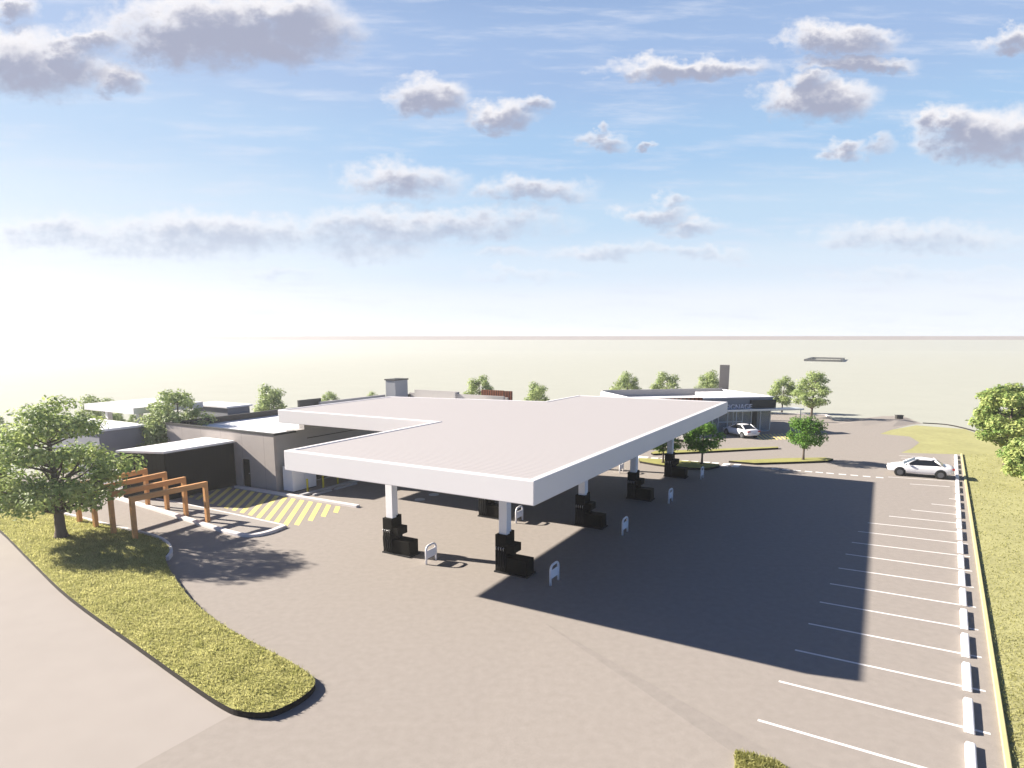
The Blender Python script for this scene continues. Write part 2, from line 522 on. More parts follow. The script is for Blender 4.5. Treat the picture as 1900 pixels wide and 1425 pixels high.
bays = [((1406, 1336), (1765, 1440)), ((1445, 1264), (1838, 1362)), ((1475, 1206), (1828.8, 1282.7)), ((1500, 1157), (1821.5, 1220)),
        ((1521, 1117), (1815.5, 1169)), ((1540, 1083), (1811, 1127)), ((1556, 1054), (1807, 1090)), ((1569, 1028), (1804, 1060)),
        ((1580.5, 1006.3), (1800.2, 1033)), ((1592, 986), (1796.7, 1010)), ((1610, 970), (1793.5, 989)), ((1649.6, 957.7), (1791.3, 972)),
        ((1691, 946), (1788, 956)), ((1728, 935), (1789, 941)), ((1761, 925), (1785, 928)), ((1776, 914), (1786, 915)),
        ((1688, 898), (1762, 903)), ((1648, 885), (1770, 893)), ((1668, 856), (1710, 858)), ((1672, 850), (1700, 851.5)), ((1668, 845.5), (1712, 847))]
for a, b in bays:
    mb = MB(); strip(mb, G(*a), G(*b), .11, .004)
    mb.build('bay_marking', M['white_paint'], yo, world=False)
dm = MB()
for u, v in ((1438, 870), (1458, 871.6), (1479, 873.2), (1500, 875), (1520, 876.5), (1540, 878.2), (1563, 880.2), (1585, 882), (1608, 884), (1632, 886)):
    strip(dm, G(u - 7, v - .6), G(u + 7, v + .6), .32, .004)
dm.build('dashed_marking', M['white_paint'], yo, world=False)
zm = MB()
for u, v in ((1181.6, 848.5), (1194, 850), (1212, 852), (1229, 853.5), (1249, 855), (1268, 857), (1286, 858.3), (1308, 859.7), (1325, 861), (1346, 862.6), (1366, 863.8)):
    zm.sheet([G(u - 10, v + 2.6), G(u + 4, v + 3), G(u + 10, v - 2.6), G(u - 3, v - 3)], .004)
zm.build('crossing_marking', M['white_paint'], yo, world=False)

# yellow hatching in front of the shop
hm = MB()
hq = [(-30.35, 6.3), (-30.35, 10.1), (-18.9, 10.2), (-19.35, 5.1)]
for i in range(24):
    a0 = -30.6 + i * .93                      # foot of the stripe; it leans back towards the annex
    b_lo = 6.55 + (a0 + 30.3) / 11.0 * -1.4
    p_, q_ = (a0, b_lo + .08), (a0 - .78 * (10.06 - b_lo), 10.06)
    def cut(t): return (p_[0] + (q_[0] - p_[0]) * t, p_[1] + (q_[1] - p_[1]) * t)
    t0, t1 = 0.0, 1.0
    if p_[0] > -18.95: t0 = (p_[0] + 18.95) / (p_[0] - q_[0])
    if q_[0] < -30.95: t1 = (p_[0] + 30.95) / (p_[0] - q_[0])
    if t1 - t0 < .05: continue
    p_, q_ = cut(t0), cut(t1)
    w = .20
    hm.sheet([S(p_[0] - w, p_[1]), S(p_[0] + w, p_[1]), S(q_[0] + w, q_[1]), S(q_[0] - w, q_[1])], .004)
hm.build('hatched_marking', M['yellow_paint'], yo, world=False)
h2 = MB()
for i in range(9):
    u = 1398 + i * 7.2
    h2.sheet([G(u + 14, 816.5 - i * .2), G(u + 17.5, 816.5 - i * .2), G(u + 3.5, 806 - i * .2), G(u, 806 - i * .2)], .004)
h2.build('hatched_marking', M['yellow_paint'], yo, world=False)
for u, v in ((805, 918), (779, 927)):
    x, y = G(u, v)
    tag(MB().cyl((x, y, .01), (0, 0, 1), .36, .03).build('manhole_cover', M['manhole']),
        'pale round tank cover under the canopy, %s' % ('farther of the two' if u > 800 else 'nearer of the two'), 'manhole cover', 'tank covers under the canopy')


def kerb(pts, w, h, mt, name='kerb'):
    mb = MB(); n = len(pts); V = [Vector(p) for p in pts]; Lf, Rt = [], []
    for i in range(n):
        d = (V[min(i + 1, n - 1)] - V[max(i - 1, 0)]).normalized(); nn = Vector((-d.y, d.x)) * w / 2
        Lf.append(V[i] + nn); Rt.append(V[i] - nn)
    vs = []
    for i in range(n):
        for p, z in ((Lf[i], -.005), (Lf[i], h), (Rt[i], h), (Rt[i], -.005)): vs.append((p.x, p.y, z))
    fs = [(0, 1, 2, 3), tuple(4 * (n - 1) + j for j in (3, 2, 1, 0))]
    for i in range(n - 1):
        for j in range(3): fs.append((4 * i + j, 4 * (i + 1) + j, 4 * (i + 1) + j + 1, 4 * i + j + 1))
    mb.add(vs, fs)
    return tag(mb.build(name, mt, bevel=.02, fixn=True), kind='structure')


def spl(pts, k=6):
    P = [Vector(p) for p in pts]; out = []
    for i in range(len(P) - 1):
        a, b, c, d = P[max(i - 1, 0)], P[i], P[i + 1], P[min(i + 2, len(P) - 1)]
        for j in range(k):
            t = j / k
            out.append(.5 * ((2 * b) + (c - a) * t + (2 * a - 5 * b + 4 * c - d) * t * t + (3 * b - a - 3 * c + d) * t ** 3))
    out.append(P[-1]); return [(p.x, p.y) for p in out]


low = spl(gp([(150, 905), (230, 929), (310, 953), (390, 979), (440, 993), (470, 995), (500, 989), (528, 978)]))
up_ = gp([(232, 918), (300, 929), (360, 941), (440, 958), (527, 977)])
kerb(low, .34, .15, M['kerb'])
kerb(up_, .12, .13, M['kerb'])
tag(MB().sheet(low + up_[::-1], .09).build('path', M['paving']), kind='structure')
kerb([S(-30.5, 10.32), S(-26, 10.38), S(-18.6, 10.55)], .36, .15, M['kerb'])
kerb([S(-24.15, 10.75), S(-24.15, 25)], .3, .15, M['kerb_grey'])
kerb(gp([(1436, 767), (1533, 771), (1537, 774)]), .5, .16, M['kerb'])

# raised lawns: rim, shade-dark skirt and turf
def lawn(name, px, h, skirt):
    pts = gp(px)
    mb = MB().prism(pts, -.02, h - .004, bottom=False)
    o = tag(mb.build(name, skirt), kind='structure')
    t = MB().sheet(pts, h).build('turf', M['turf'], o)
    return o, pts


isl = spl([(-30, 975), (0, 988), (60, 1048), (130, 1115), (250, 1203), (350, 1275), (415, 1318), (450, 1331), (500, 1332), (548, 1312), (580, 1287), (582, 1268), (545, 1241), (480, 1206), (420, 1172), (365, 1130),
           (332, 1090), (311, 1055), (308, 1038), (316, 1028), (306, 1013), (280, 1002), (240, 991), (190, 979), (120, 962), (50, 952), (5, 955), (-30, 975)], 4)[:-1]
lawn_left, isl_w = lawn('grass_island', isl, .20, M['edge_shade'])
kerb(spl(gp([(60, 944), (130, 960), (190, 976), (250, 990), (290, 1001), (311, 1013), (318, 1029), (311, 1040)])), .16, .235, M['kerb'])
small = [[(1185, 853), (1230, 855), (1290, 860), (1334, 864.5), (1335, 867), (1312, 872.5), (1265, 871), (1215, 864), (1187, 859)],
         [(1352, 858.5), (1450, 853.5), (1530, 852), (1546, 854.5), (1535, 858), (1450, 861), (1400, 862.5)],
         [(1208, 843), (1215, 840), (1443, 831.5), (1444, 833.5), (1300, 841), (1212, 845)]]
for q in small:
    lawn('grass_island', q, .17, M['edge_shade'])
kx = lambda t: (1784 + (1871 - 1784) * t, 843 + (1425 - 843) * t)
verge_edge = gp([(1784, 843), (1871, 1425)])
lo_ext = (verge_edge[1][0] + (verge_edge[1][0] - verge_edge[0][0]) * .25, verge_edge[1][1] + (verge_edge[1][1] - verge_edge[0][1]) * .25)
kerb([verge_edge[0], verge_edge[1], lo_ext], .14, .10, mat('edging_timber', (.50, .44, .22), .85, .1, 3))

# ------------------------------------------------------------------ grass blades (countless: one object per lawn)
def inside(p, poly):
    x, y = p; c = False; n = len(poly); j = n - 1
    for i in range(n):
        xi, yi = poly[i]; xj, yj = poly[j]
        if (yi > y) != (yj > y) and x < (xj - xi) * (y - yi) / (yj - yi) + xi: c = not c
        j = i
    return c


def blades(poly, n, h, wid, z, seed, dens=None):
    rnd = random.Random(seed); mb = MB()
    xs = [p[0] for p in poly]; ys = [p[1] for p in poly]
    x0, x1, y0, y1 = min(xs), max(xs), min(ys), max(ys)
    k = 0; tries = 0
    while k < n and tries < n * 12:
        tries += 1
        x, y = rnd.uniform(x0, x1), rnd.uniform(y0, y1)
        if not inside((x, y), poly): continue
        D = math.hypot(x, y)
        if dens and rnd.random() > dens(D): continue
        k += 1
        clump = pnoise(Vector((x * 1.7, y * 1.7, 3)))
        hh = h * rnd.uniform(.55, 1.25) * (1 + .5 * clump)
        sc = 1.0 if D < 30 else min(2.2, D / 30)
        a = rnd.uniform(0, 2 * PI); w = wid * sc * rnd.uniform(.7, 1.3)
        lx, ly = rnd.gauss(0, .5) * hh, rnd.gauss(0, .5) * hh
        c, s = math.cos(a) * w, math.sin(a) * w
        mb.add([(x - c, y - s, z), (x + c, y + s, z), (x + lx * .5 + c * .6, y + ly * .5 + s * .6, z + hh * .65), (x + lx, y + ly, z + hh)], [(0, 1, 2), (0, 2, 3)])
    return mb


tag(blades(isl_w, 42000, .085, .016, .2, 3, lambda D: 1 if D < 25 else max(.35, 25 / D)).build('grass', M['blade']), kind='stuff')
verge = gp([(1784, 843), (1765, 850), (1665, 843), (1680, 832), (1694, 821), (1680, 812.5), (1615, 806), (1640, 800), (1700, 789), (1790, 796), (1850, 817), (1930, 850), (2150, 930)]) + [(lo_ext[0] + 40, lo_ext[1] + 10), (lo_ext[0] + 8, lo_ext[1] - 6), lo_ext]
tag(MB().sheet(verge, -.008).build('verge', M['verge']), kind='structure')
kerb(spl(gp([(1712, 785.5), (1760, 789), (1810, 801), (1850, 816), (1930, 849)])), .22, .10, M['edge_shade'], 'swale_shadow_strip')  # dark strip standing in for the ditch shadow along the swale
vp = [verge_edge[0], lo_ext, (lo_ext[0] + 16, lo_ext[1] + 2), (verge_edge[0][0] + 20, verge_edge[0][1])]
tag(blades(vp, 70000, .07, .017, -.008, 5, lambda D: min(1, (22 / D) ** 2.6)).build('grass', M['blade']), kind='stuff')
fp = gp([(1363, 1400), (1400, 1407), (1440, 1418), (1470, 1440), (1440, 1540), (1360, 1540)])
fl = tag(MB().prism(fp, -.02, .12, bottom=False).build('grass_island', M['turf']), kind='structure')
tag(blades(fp, 4200, .09, .014, .12, 9).build('grass', M['blade']), kind='stuff')

# ------------------------------------------------------------------ fuel canopy
can = empty('fuel_canopy', S(-6.5, 16.8))
tag(can, 'big white flat fuel canopy with ribbed roof and deep fascia over black pumps', 'canopy')
ZT, ZB = 5.9, 4.97
main = [(-13, 0), (0, 0), (0, 33.6), (-13, 33.2), (-13.05, 26.7), (-27, 23.8), (-26.9, 11.5), (-13.1, 11.75)]
mp_ = [S(*q) for q in main]
def inset(poly, d):
    n = len(poly); out = []
    for i in range(n):
        p0, p1, p2_ = Vector(poly[i - 1]), Vector(poly[i]), Vector(poly[(i + 1) % n])
        e1 = (p1 - p0).normalized(); e2 = (p2_ - p1).normalized()
        n1 = Vector((-e1.y, e1.x)); n2 = Vector((-e2.y, e2.x)); k = (n1 + n2) / (1 + n1.dot(n2))
        out.append(tuple(p1 + k * d))
    return out
inn = inset(mp_, .32)
n = len(mp_)
fm = MB()
vs = [(p[0], p[1], z) for z, q in ((ZB, mp_), (ZT, mp_), (ZT, inn), (ZB, inn)) for p in q]
fs = []
for i in range(n):
    j = (i + 1) % n
    for r_ in range(4):
        r2 = (r_ + 1) % 4
        fs.append((r_ * n + i, r_ * n + j, r2 * n + j, r2 * n + i))
fm.add(vs, fs).build('fascia', M['fascia'], can, bevel=.03, fixn=True)
MB().sheet([tuple(p) for p in inset(mp_, .30)], ZT - .035).build('roof', M['roof'], can)
MB().sheet([tuple(p) for p in inset(mp_, .30)][::-1], ZB + .10).build('soffit', M['soffit'], can)
cols = [(-10.82, 4.83), (-4.33, 5.31), (-10.23, 13.04), (-4.19, 14.21), (-3.74, 21.93), (-3.61, 30.29), (-10.2, 21.6), (-10.1, 30)]
for a, b in cols:
    MB().sbox(a - .215, b - .215, 0, a + .215, b + .215, ZB + .097).build('column', M['white'], can, bevel=.015)
for a, b in ((-9.0, 6), (-9.0, 14), (-9, 22), (-9, 30), (-3, 9.5), (-3, 18), (-3, 26)):
    MB().sbox(a - .45, b - .45, ZB + .06, a + .45, b + .45, ZB + .099).build('ceiling_light', M['alu'], can)

# ------------------------------------------------------------------ pumps
def pump_parts(t):
    k = dict(parent=t, world=False)
    MB().box(-.05, -.05, 0, 1.75, .85, .07).build('plinth', M['rubber'], t, world=False)
    MB().box(0, 0, .07, .60, .46, 1.86).box(.06, .461, .07, .60, .80, 1.95).build('cabinet', M['black_face'], t, world=False, bevel=.012)
    MB().box(.602, .02, .08, 1.68, .76, .80).build('lower_housing', M['black_face'], t, world=False, bevel=.02)
    MB().box(.602, .02, 1.02, .98, .78, 1.42).build('display', M['black_face'], t, world=False, bevel=.015)
    MB().box(.602, .30, .802, .80, .60, 1.018).build('neck', M['black'], t, world=False)
    for i in range(4):
        x = .1 + i * .135
        nz = MB().tube([(x, -.03, 1.27), (x, -.10, 1.30), (x, -.115, 1.24), (x, -.09, 1.14)], .017, 6).build('nozzle', M['chrome'], t, world=False, smooth=True)
        MB().tube([(x, -.05, 1.16), (x - .015, -.10, .85), (x + .01, -.105, .4), (x + .03, -.06, .18), (x + .06, -.015, .4), (x + .06, -.012, .95)], .018, 6).build('hose', M['rubber'], t, world=False, smooth=True)


pumps = [((-11.14, 4.45), 'black fuel pump with hoses at the nearest left column of the canopy'),
         ((-4.65, 4.93), 'black fuel pump at the nearest right column, front corner of the canopy'),
         ((-10.55, 12.66), 'black fuel pump deep under the canopy behind the front corner column'),
         ((-4.51, 13.83), 'black fuel pump at the second column from the front on the right row'),
         ((-4.06, 21.55), 'black fuel pump at the third column from the front on the right row'),
         ((-3.93, 29.91), 'black fuel pump at the farthest right column, near the round tree islands')]
proto = None
for (ab, lab) in pumps:
    if proto is None:
        proto = t = empty('fuel_pump', S(*ab), UA); pump_parts(t)
    else:
        t = copy_tree(proto); t.location = S(*ab, 0)
    tag(t, lab, 'fuel pump', 'fuel pumps under the canopy')

# hoop guards
def hoop_parts(t):
    w, h, r_ = .80, .92, .055
    pts = [(0, 0, 0), (0, 0, h - .24)] + [(0, .24 - .24 * math.cos(R(a)), h - .24 + .24 * math.sin(R(a))) for a in (22, 45, 67, 90)]
    pts += [(0, w - .24 + .24 * math.sin(R(a)), h - .24 + .24 * math.cos(R(a))) for a in (0, 22, 45, 67, 90)] + [(0, w, 0)]
    MB().tube(pts, r_, 10).build('hoop', M['white'], t, world=False, smooth=True)
    MB().box(-.012, .04, .28, .012, w - .04, .68).build('panel', M['white'], t, world=False)


hoops = [((-8.11, 4.1), 'white hoop guard beside the nearest left fuel pump'),
         ((-1.61, 4.7), 'white hoop guard in front of the nearest right pump, closest to the viewer'),
         ((-7.78, 12.5), 'white hoop guard seen just below the front corner of the canopy fascia'),
         ((-1.4, 13.4), 'white hoop guard beside the second right pump in canopy shade'),
         ((-1.15, 21.65), 'white hoop guard beside the third right pump in canopy shade'),
         ((-1.08, 30.15), 'white hoop guard beside the farthest right pump at the shade edge'),
         ((-7.45, 29.3), 'white hoop guard in sun just left of the third right column')]
proto = None
for ab, lab in hoops:
    if proto is None:
        proto = t = empty('hoop_guard', S(*ab), UA); hoop_parts(t)
    else:
        t = copy_tree(proto); t.location = S(*ab, 0)
    tag(t, lab, 'hoop guard', 'white hoop guards by the pumps')

# ------------------------------------------------------------------ wheel stops
w0, w1_ = Vector(G(1801, 1400)), Vector(G(1774, 849))
wd = (w1_ - w0); wl = wd.length; wd.normalize(); wa = math.atan2(wd.y, wd.x)
proto = None
s = -2.6; i = 0
xs_lines = []
NST = 21
for i in range(NST):
    c = w0 + wd * (-.55 + i * (wl + .6) / (NST - 1))
    if proto is None:
        proto = t = empty('wheel_stop', (c.x, c.y), wa)
        MB().add([(-1, -.14, 0), (1, -.14, 0), (1, .14, 0), (-1, .14, 0), (-.97, -.10, .14), (.97, -.10, .14), (.97, .10, .14), (-.97, .10, .14)],
                 [(3, 2, 1, 0), (4, 5, 6, 7), (0, 1, 5, 4), (1, 2, 6, 5), (2, 3, 7, 6), (3, 0, 4, 7)]).build('concrete_bar', M['white'], t, world=False, bevel=.03)
    else:
        t = copy_tree(proto); t.location = (c.x, c.y, 0)
    if i == 0: lab = 'nearest white wheel stop, cut by the bottom edge at the right car park row'
    elif i == NST - 1: lab = 'farthest white wheel stop at the corner of the car park behind the sedan'
    else:
        names = ['', 'second', 'third', 'fourth', 'fifth', 'sixth', 'seventh', 'eighth', 'ninth', 'tenth', 'eleventh', 'twelfth', 'thirteenth', 'fourteenth', 'fifteenth', 'sixteenth', 'seventeenth', 'eighteenth', 'nineteenth', 'twentieth']
        lab = 'white concrete wheel stop, %s from the viewer along the right parking row' % names[i]
    tag(t, lab, 'wheel stop', 'white wheel stops along the car park')
for k, (b0, b1_) in enumerate(((11.3, 13.0), (13.4, 15.6))):
    c = S(-23.5, (b0 + b1_) / 2)
    t = empty('wheel_stop', c, UA + PI / 2)
    hl = (b1_ - b0) / 2
    MB().box(-hl, -.1, 0, hl, .1, .13).build('concrete_bar', M['kerb_grey'], t, world=False, bevel=.03)
    tag(t, 'grey wheel stop in shade by the yellow bollards, %s' % ('nearer of two' if k == 0 else 'farther of two'), 'wheel stop', 'grey wheel stops by the shop kerb')

# ------------------------------------------------------------------ timber portal frames
fr = [((252, 1006), (386, 971)), ((212, 996), (346, 960)), ((179, 984), (311, 948)), ((149, 974), (275, 940))]
labs = ['orange timber portal frame nearest the viewer, front of four over the lane', 'orange timber portal frame, second of four from the viewer',
        'orange timber portal frame, third of four from the viewer', 'orange timber portal frame, farthest of four, behind the big tree\'s branches']
for (a, b), lab in zip(fr, labs):
    A, B_ = Vector(G(*a)), Vector(G(*b)); d = B_ - A; L_ = d.length; ang = math.atan2(d.y, d.x)
    t = empty('portal_frame', (A.x, A.y), ang); w = .11; hgt = 2.56
    MB().box(-w, -w, 0, w, w, hgt - .30).build('post', M['wood'], t, world=False, bevel=.01)
    MB().box(L_ - w, -w, 0, L_ + w, w, hgt - .30).build('post', M['wood'], t, world=False, bevel=.01)
    MB().box(-w, -w, hgt - .298, L_ + w, w, hgt).build('beam', M['wood'], t, world=False, bevel=.01)
    tag(t, lab, 'portal frame', 'timber portal frames over the drive-through lane')

# ------------------------------------------------------------------ shop on the left
shop = empty('shop_building', S(-33, 24))
tag(shop, 'long low grey panel shop with dark parapet capping and white roof behind the canopy', 'shop')
AL, AR, B0, B1, ZP = -39.5, -26.8, 10.9, 42.0, 4.2
wt = .22
door_a0, door_a1 = -30.42, -29.55
mb = MB().sbox(AL, B0, 0, door_a0, B0 + wt, ZP - .12).sbox(door_a1, B0, 0, AR, B0 + wt, ZP - .12).sbox(door_a0 + .001, B0 + .002, 2.1, door_a1 - .001, B0 + wt - .002, ZP - .121)
mb.build('front_wall', M['panel'], shop)
MB().sbox(AR - wt, B0 + wt + .003, 0, AR, 13.0, ZP - .12).build('side_wall', M['render_grey'], shop)
MB().sbox(AL, B0 + wt + .003, 0, AL + wt, B1, ZP - .12).build('side_wall', M['dark_clad_v'], shop)
MB().sbox(AL, B1 + .003, 0, -25.5, B1 + wt, ZP + .2).build('rear_wall', M['render_grey'], shop)
MB().sbox(-27.9, 13.003, 0, -27.0, 41.9, ZP - .02).build('side_wall', M['render_grey'], shop)
MB().sbox(-27.6, 14.0, ZP - .018, -27.05, 25.5, 5.05).build('side_wall', M['render_grey'], shop)  # hidden upper piece added to block sun between shop roof and canopy wing
MB().sbox(-26.998, 14.9, .12, -26.95, 29, 2.7).build('shop_window', M['car_glass'], shop)
MB().sbox(-27.0, 14.2, 3.45, -26.93, 30, 3.50).build('wall_joint', M['cap'], shop)
cp = MB().sbox(AL - .04, B0 - .04, ZP - .118, AR + .04, B0 + wt + .04, ZP + .02)
cp.sbox(AL - .04, B0 + wt + .042, ZP - .118, AL + wt + .04, B1, ZP + .02).sbox(AR - wt - .04, B0 + wt + .042, ZP - .118, AR + .04, 12.95, ZP + .02)
cp.build('capping', M['cap'], shop)
MB().sbox(AL + wt + .01, B0 + wt + .05, 3.55, -27.92, B1 - .05, 3.72).build('roof', M['roof_white'], shop)
MB().sbox(-27.8 - .1, B0 + wt + .05, 3.9, AR - wt - .02, 12.98, ZP - .1).build('roof', M['roof_white'], shop)
MB().sbox(AL + wt + .003, 13, 3.73, AL + wt + .05, 26, ZP - .12).build('parapet_lining', M['cap'], shop)
dr = MB().sbox(door_a0 + .04, B0 + .07, .02, door_a1 - .04, B0 + .13, 2.06).build('door', M['black'], shop)
MB().sbox(door_a1 - .2, B0 + .02, 1.0, door_a1 - .12, B0 + .068, 1.06).build('handle', M['chrome'], dr)
# roof plant room, rear parapets and rust screen
x0, y0, z0 = at(733, 704, S(-36.9, 36.4)[1])
pr = MB().sbox(-38.3, 36.4, 3.73, -36.9, 38.6, z0 - .14).build('plant_room', M['grey_wall'], shop)
MB().sbox(-38.4, 36.3, z0 - .138, -36.82, 38.7, z0).build('roof', M['cap'], pr)
MB().sbox(-38.6, 26.5, 3.73, -38.3, 36.3, ZP + .42).build('parapet', M['render_grey'], shop)
MB().sbox(-38.3, 41.6, 3.73, -32.2, 41.85, ZP + .62).build('parapet', M['render_grey'], shop)
MB().sbox(-32.2, 41.0, 3.73, -31.9, 41.85, ZP + .60).sbox(-31.9, 41.3, 3.73, -25.6, 41.55, ZP + .38).build('parapet', M['render_grey'], shop)
MB().sbox(-39.2, 24.3, 3.73, -38.95, 27.2, ZP + .72).build('parapet', M['cap'], shop)
# rust slat screen at the far end
rs = MB()
xs0 = at(893, 730, 74.0); xs1 = at(950, 733, 72.0)
zt0 = at(893, 723, 74.0)[2]; zt1 = at(950, 726, 72.0)[2]
rr = MB().prism([(xs0[0], 74.0), (xs1[0] - .9, 72.6), (xs1[0] - .9, 72.75), (xs0[0], 74.15)], 4.3, zt0)
rr.prism([(xs1[0] - .89, 72.3), (xs1[0], 71.9), (xs1[0] + .06, 72.1), (xs1[0] - .83, 72.5)], 0, zt1)
rr.build('slat_screen', M['rust'], shop)

# dark annex
an = empty('annex', S(-32.5, 7.5))
tag(an, 'low black clad annex with a white flat roof beside the timber portal frames', 'annex')
ap_ = [(-34.2, 4.15), (-31.2, 5.42), (-31.2, 10.85), (-34.4, 10.85)]
MB().prism([S(*q) for q in ap_], 0, 3.27).build('walls', M['dark_clad'], an)
MB().prism([S(-31.195, 5.5), S(-31.15, 5.5), S(-31.15, 10.84), S(-31.195, 10.84)], .02, 3.26).build('side_cladding', M['dark_clad_v'], an)
MB().prism([S(-34.36, 4.0), S(-31.05, 5.33), S(-31.05, 10.86), S(-34.5, 10.86)], 3.272, 3.42).build('roof', M['roof_white'], an)
MB().sbox(-34.42, 4.3, 0, -34.25, 4.9, 3.26).build('timber_edge', M['wood'], an)

# white ice cabinet
fz = empty('storage_cabinet', S(-26, 12.4))
tag(fz, 'plain white storage cabinet by the shop corner behind the canopy fascia', 'cabinet')
MB().sbox(-26.5, 11.28, .06, -25.5, 13.5, 1.85).build('body', M['white'], fz, bevel=.02)
MB().sbox(-26.45, 11.33, 0, -25.55, 13.45, .058).build('plinth', M['rubber'], fz)
MB().sbox(-25.499, 11.34, .12, -25.47, 12.37, 1.8).build('door', M['white'], fz, bevel=.006)
MB().sbox(-25.499, 12.41, .12, -25.47, 13.44, 1.8).build('door', M['white'], fz, bevel=.006)

proto = None
for k, ((a, b), lab) in enumerate(zip(((-24.86, 12.03), (-24.63, 13.33), (-24.6, 14.78)),
                          ('yellow bollard in front of the white storage cabinet', 'yellow bollard in the middle of the three beside the shop kerb', 'yellow bollard farthest back, half under the canopy fascia'))):
    if proto is None:
        proto = t = empty('bollard', S(a, b))
        MB().cyl((0, 0, .46), (0, 0, 1), .075, .92, 16).build('post', M['yellow'], t, world=False, smooth=False)
        MB().cyl((0, 0, .93), (0, 0, 1), .06, .03, 16).build('cap', M['yellow'], t, world=False)
    else:
        t = copy_tree(proto); t.location = S(a, b, 0)
    tag(t, lab, 'bollard', 'yellow bollards beside the shop')

# ------------------------------------------------------------------ neighbours at the far left
nb = empty('grey_building', S(-45, 9))
tag(nb, 'plain grey box building with white roof, behind the big tree left of the annex', 'building')
MB().sbox(-49, 6.7, 0, -41.5, 10.2, 3.85).build('walls', M['cool_grey'], nb)
MB().sbox(-49.2, 6.5, 3.852, -41.3, 10.4, 4.02).build('roof', M['roof_white'], nb)
MB().sbox(-46, 6.66, .0, -45, 6.698, 2.1).build('door', M['cap'], nb)
lw = empty('low_wall', S(-42, 4.6))
tag(lw, 'low pale wall beside the black annex, seen through the big tree', 'wall')
lp = [G(196, 866, 0), G(232, 858, 0)]
MB().prism([S(-39.8, 5.5), S(-34.7, 5.5), S(-34.7, 5.75), S(-39.8, 5.75)], 0, 1.35).build('wall_panel', M['fascia'], lw)
MB().prism([S(-39.85, 5.45), S(-34.65, 5.45), S(-34.65, 5.8), S(-39.85, 5.8)], 1.352, 1.42).build('coping', M['roof_white'], lw)
wc = empty('neighbour_canopy', S(-50, 12))
tag(wc, 'distant white flat canopy on posts washed out by haze at the far left', 'canopy')
MB().sbox(-51, 10.6, 4.68, -43.4, 17, 5.2).build('roof', M['fascia'], wc)
for a, b in ((-49.8, 12), (-46.0, 12.6), (-49.8, 16)):
    MB().sbox(a - .2, b - .2, 0, a + .2, b + .2, 4.678).build('column', M['white'], wc)
fb = empty('far_building', S(-47, 22))
tag(fb, 'small distant building with pale roof and grey wall beyond the shop', 'building')
MB().sbox(-46.8, 18.2, 0, -41.6, 20.6, 4.6).build('walls', M['cool_grey'], fb)
MB().sbox(-47, 18.0, 4.602, -41.4, 20.8, 4.75).build('roof', M['roof_white'], fb)

# ------------------------------------------------------------------ right building
RA = R(12.5)
RO = (13.9, 72.25)
def Q(a, b): return (RO[0] + a * math.cos(RA) - b * math.sin(RA), RO[1] + a * math.sin(RA) + b * math.cos(RA))
def qbox(mb, a0, b0, z0, a1, b1, z1): return mb.prism([Q(a0, b0), Q(a1, b0), Q(a1, b1), Q(a0, b1)], z0, z1)
rb = empty('store_building', Q(8.7, 5.5))
tag(rb, 'grey store with glazed front, SIGNAGE lettering and black sign board, right of the canopy', 'store')
W_, D_, ZR = 17.5, 11.2, 4.06
qbox(MB(), 0, 0, 2.6, W_, .2, ZR).build('front_fascia', M['grey_wall'], rb)
qbox(MB(), W_ - .2, .203, 0, W_, D_, ZR - .002).build('side_wall', M['grey_wall'], rb)
qbox(MB(), 0, .203, 0, .2, D_, ZR - .002).build('side_wall', M['roof_white'], rb)
qbox(MB(), .203, D_ - .2, 0, W_ - .203, D_, ZR + .25).build('rear_wall', M['render_grey'], rb)
rf = qbox(MB(), .21, .21, 3.3, W_ - .21, D_ - .21, 3.45).build('roof', M['roof_white'], rb)
qbox(MB(), W_ - 4.6, .25, 3.452, W_ - .22, D_ - 1, 3.95).build('roof_upstand', M['roof_white'], rb)
qbox(MB(), -.05, -.06, ZR + .002, W_ + .05, .26, ZR + .10).build('capping', M['roof_white'], rb)
qbox(MB(), W_ - .26, .262, ZR + .002, W_ + .05, D_, ZR + .10).build('capping', M['roof_white'], rb)
qbox(MB(), .0, .262, ZR + .002, .26, D_ - .3, ZR + .14).build('capping', M['roof_white'], rb)
qbox(MB(), 2.2, -.10, 3.55, 8.3, -.063, ZR + .16).build('slat_screen', M['rust2'], rb)
# glazing: frames, panes, interior floor and back wall
fa = MB()
xs_ = [7.0, 8.1, 9.3, 10.5, 11.7, 12.4, 13.6, 14.8, 16.0, 17.3]
for x in xs_: qbox(fa, x - .05, .02, .1, x + .05, .16, 2.6)
qbox(fa, 6.95, .03, 0, W_ - .21, .15, .098)
fa.build('window_frame', M['alu'], rb)
tr = MB()
for x0_, x1_ in zip(xs_[3:6], xs_[4:7]): qbox(tr, x0_ + .051, .04, 1.2, x1_ - .051, .14, 1.29)
tr.build('transom', M['alu'], rb)
for x0_, x1_ in zip(xs_[:-1], xs_[1:]):
    qbox(MB(), x0_ + .052, .08, .11, x1_ - .052, .10, 2.59).build('window_pane', M['glass'], rb)
qbox(MB(), .21, .0, 0, 6.94, .2, 2.598).build('front_wall', M['cool_grey'], rb)
qbox(MB(), 7, 4.0, 0, 17.2, 4.1, 3.2).build('interior_wall', M['interior'], rb)
qbox(MB(), 14.9, -.03, 0, 15.5, .018, 2.6).build('pier', M['sign_black'], rb)
aw = qbox(MB(), 6.5, -1.5, 2.62, W_ + 3.2, -.003, 2.80).build('awning', M['alu'], rb)
for x in (W_ + 2.9, 12.0, 9.0):
    c = Q(x, -1.3)
    MB().cyl((c[0], c[1], 1.31), (0, 0, 1), .05, 2.618, 10).build('awning_post', M['alu'], rb)
sb0 = at(1393, 748, Q(W_ - 3, -.2)[1])
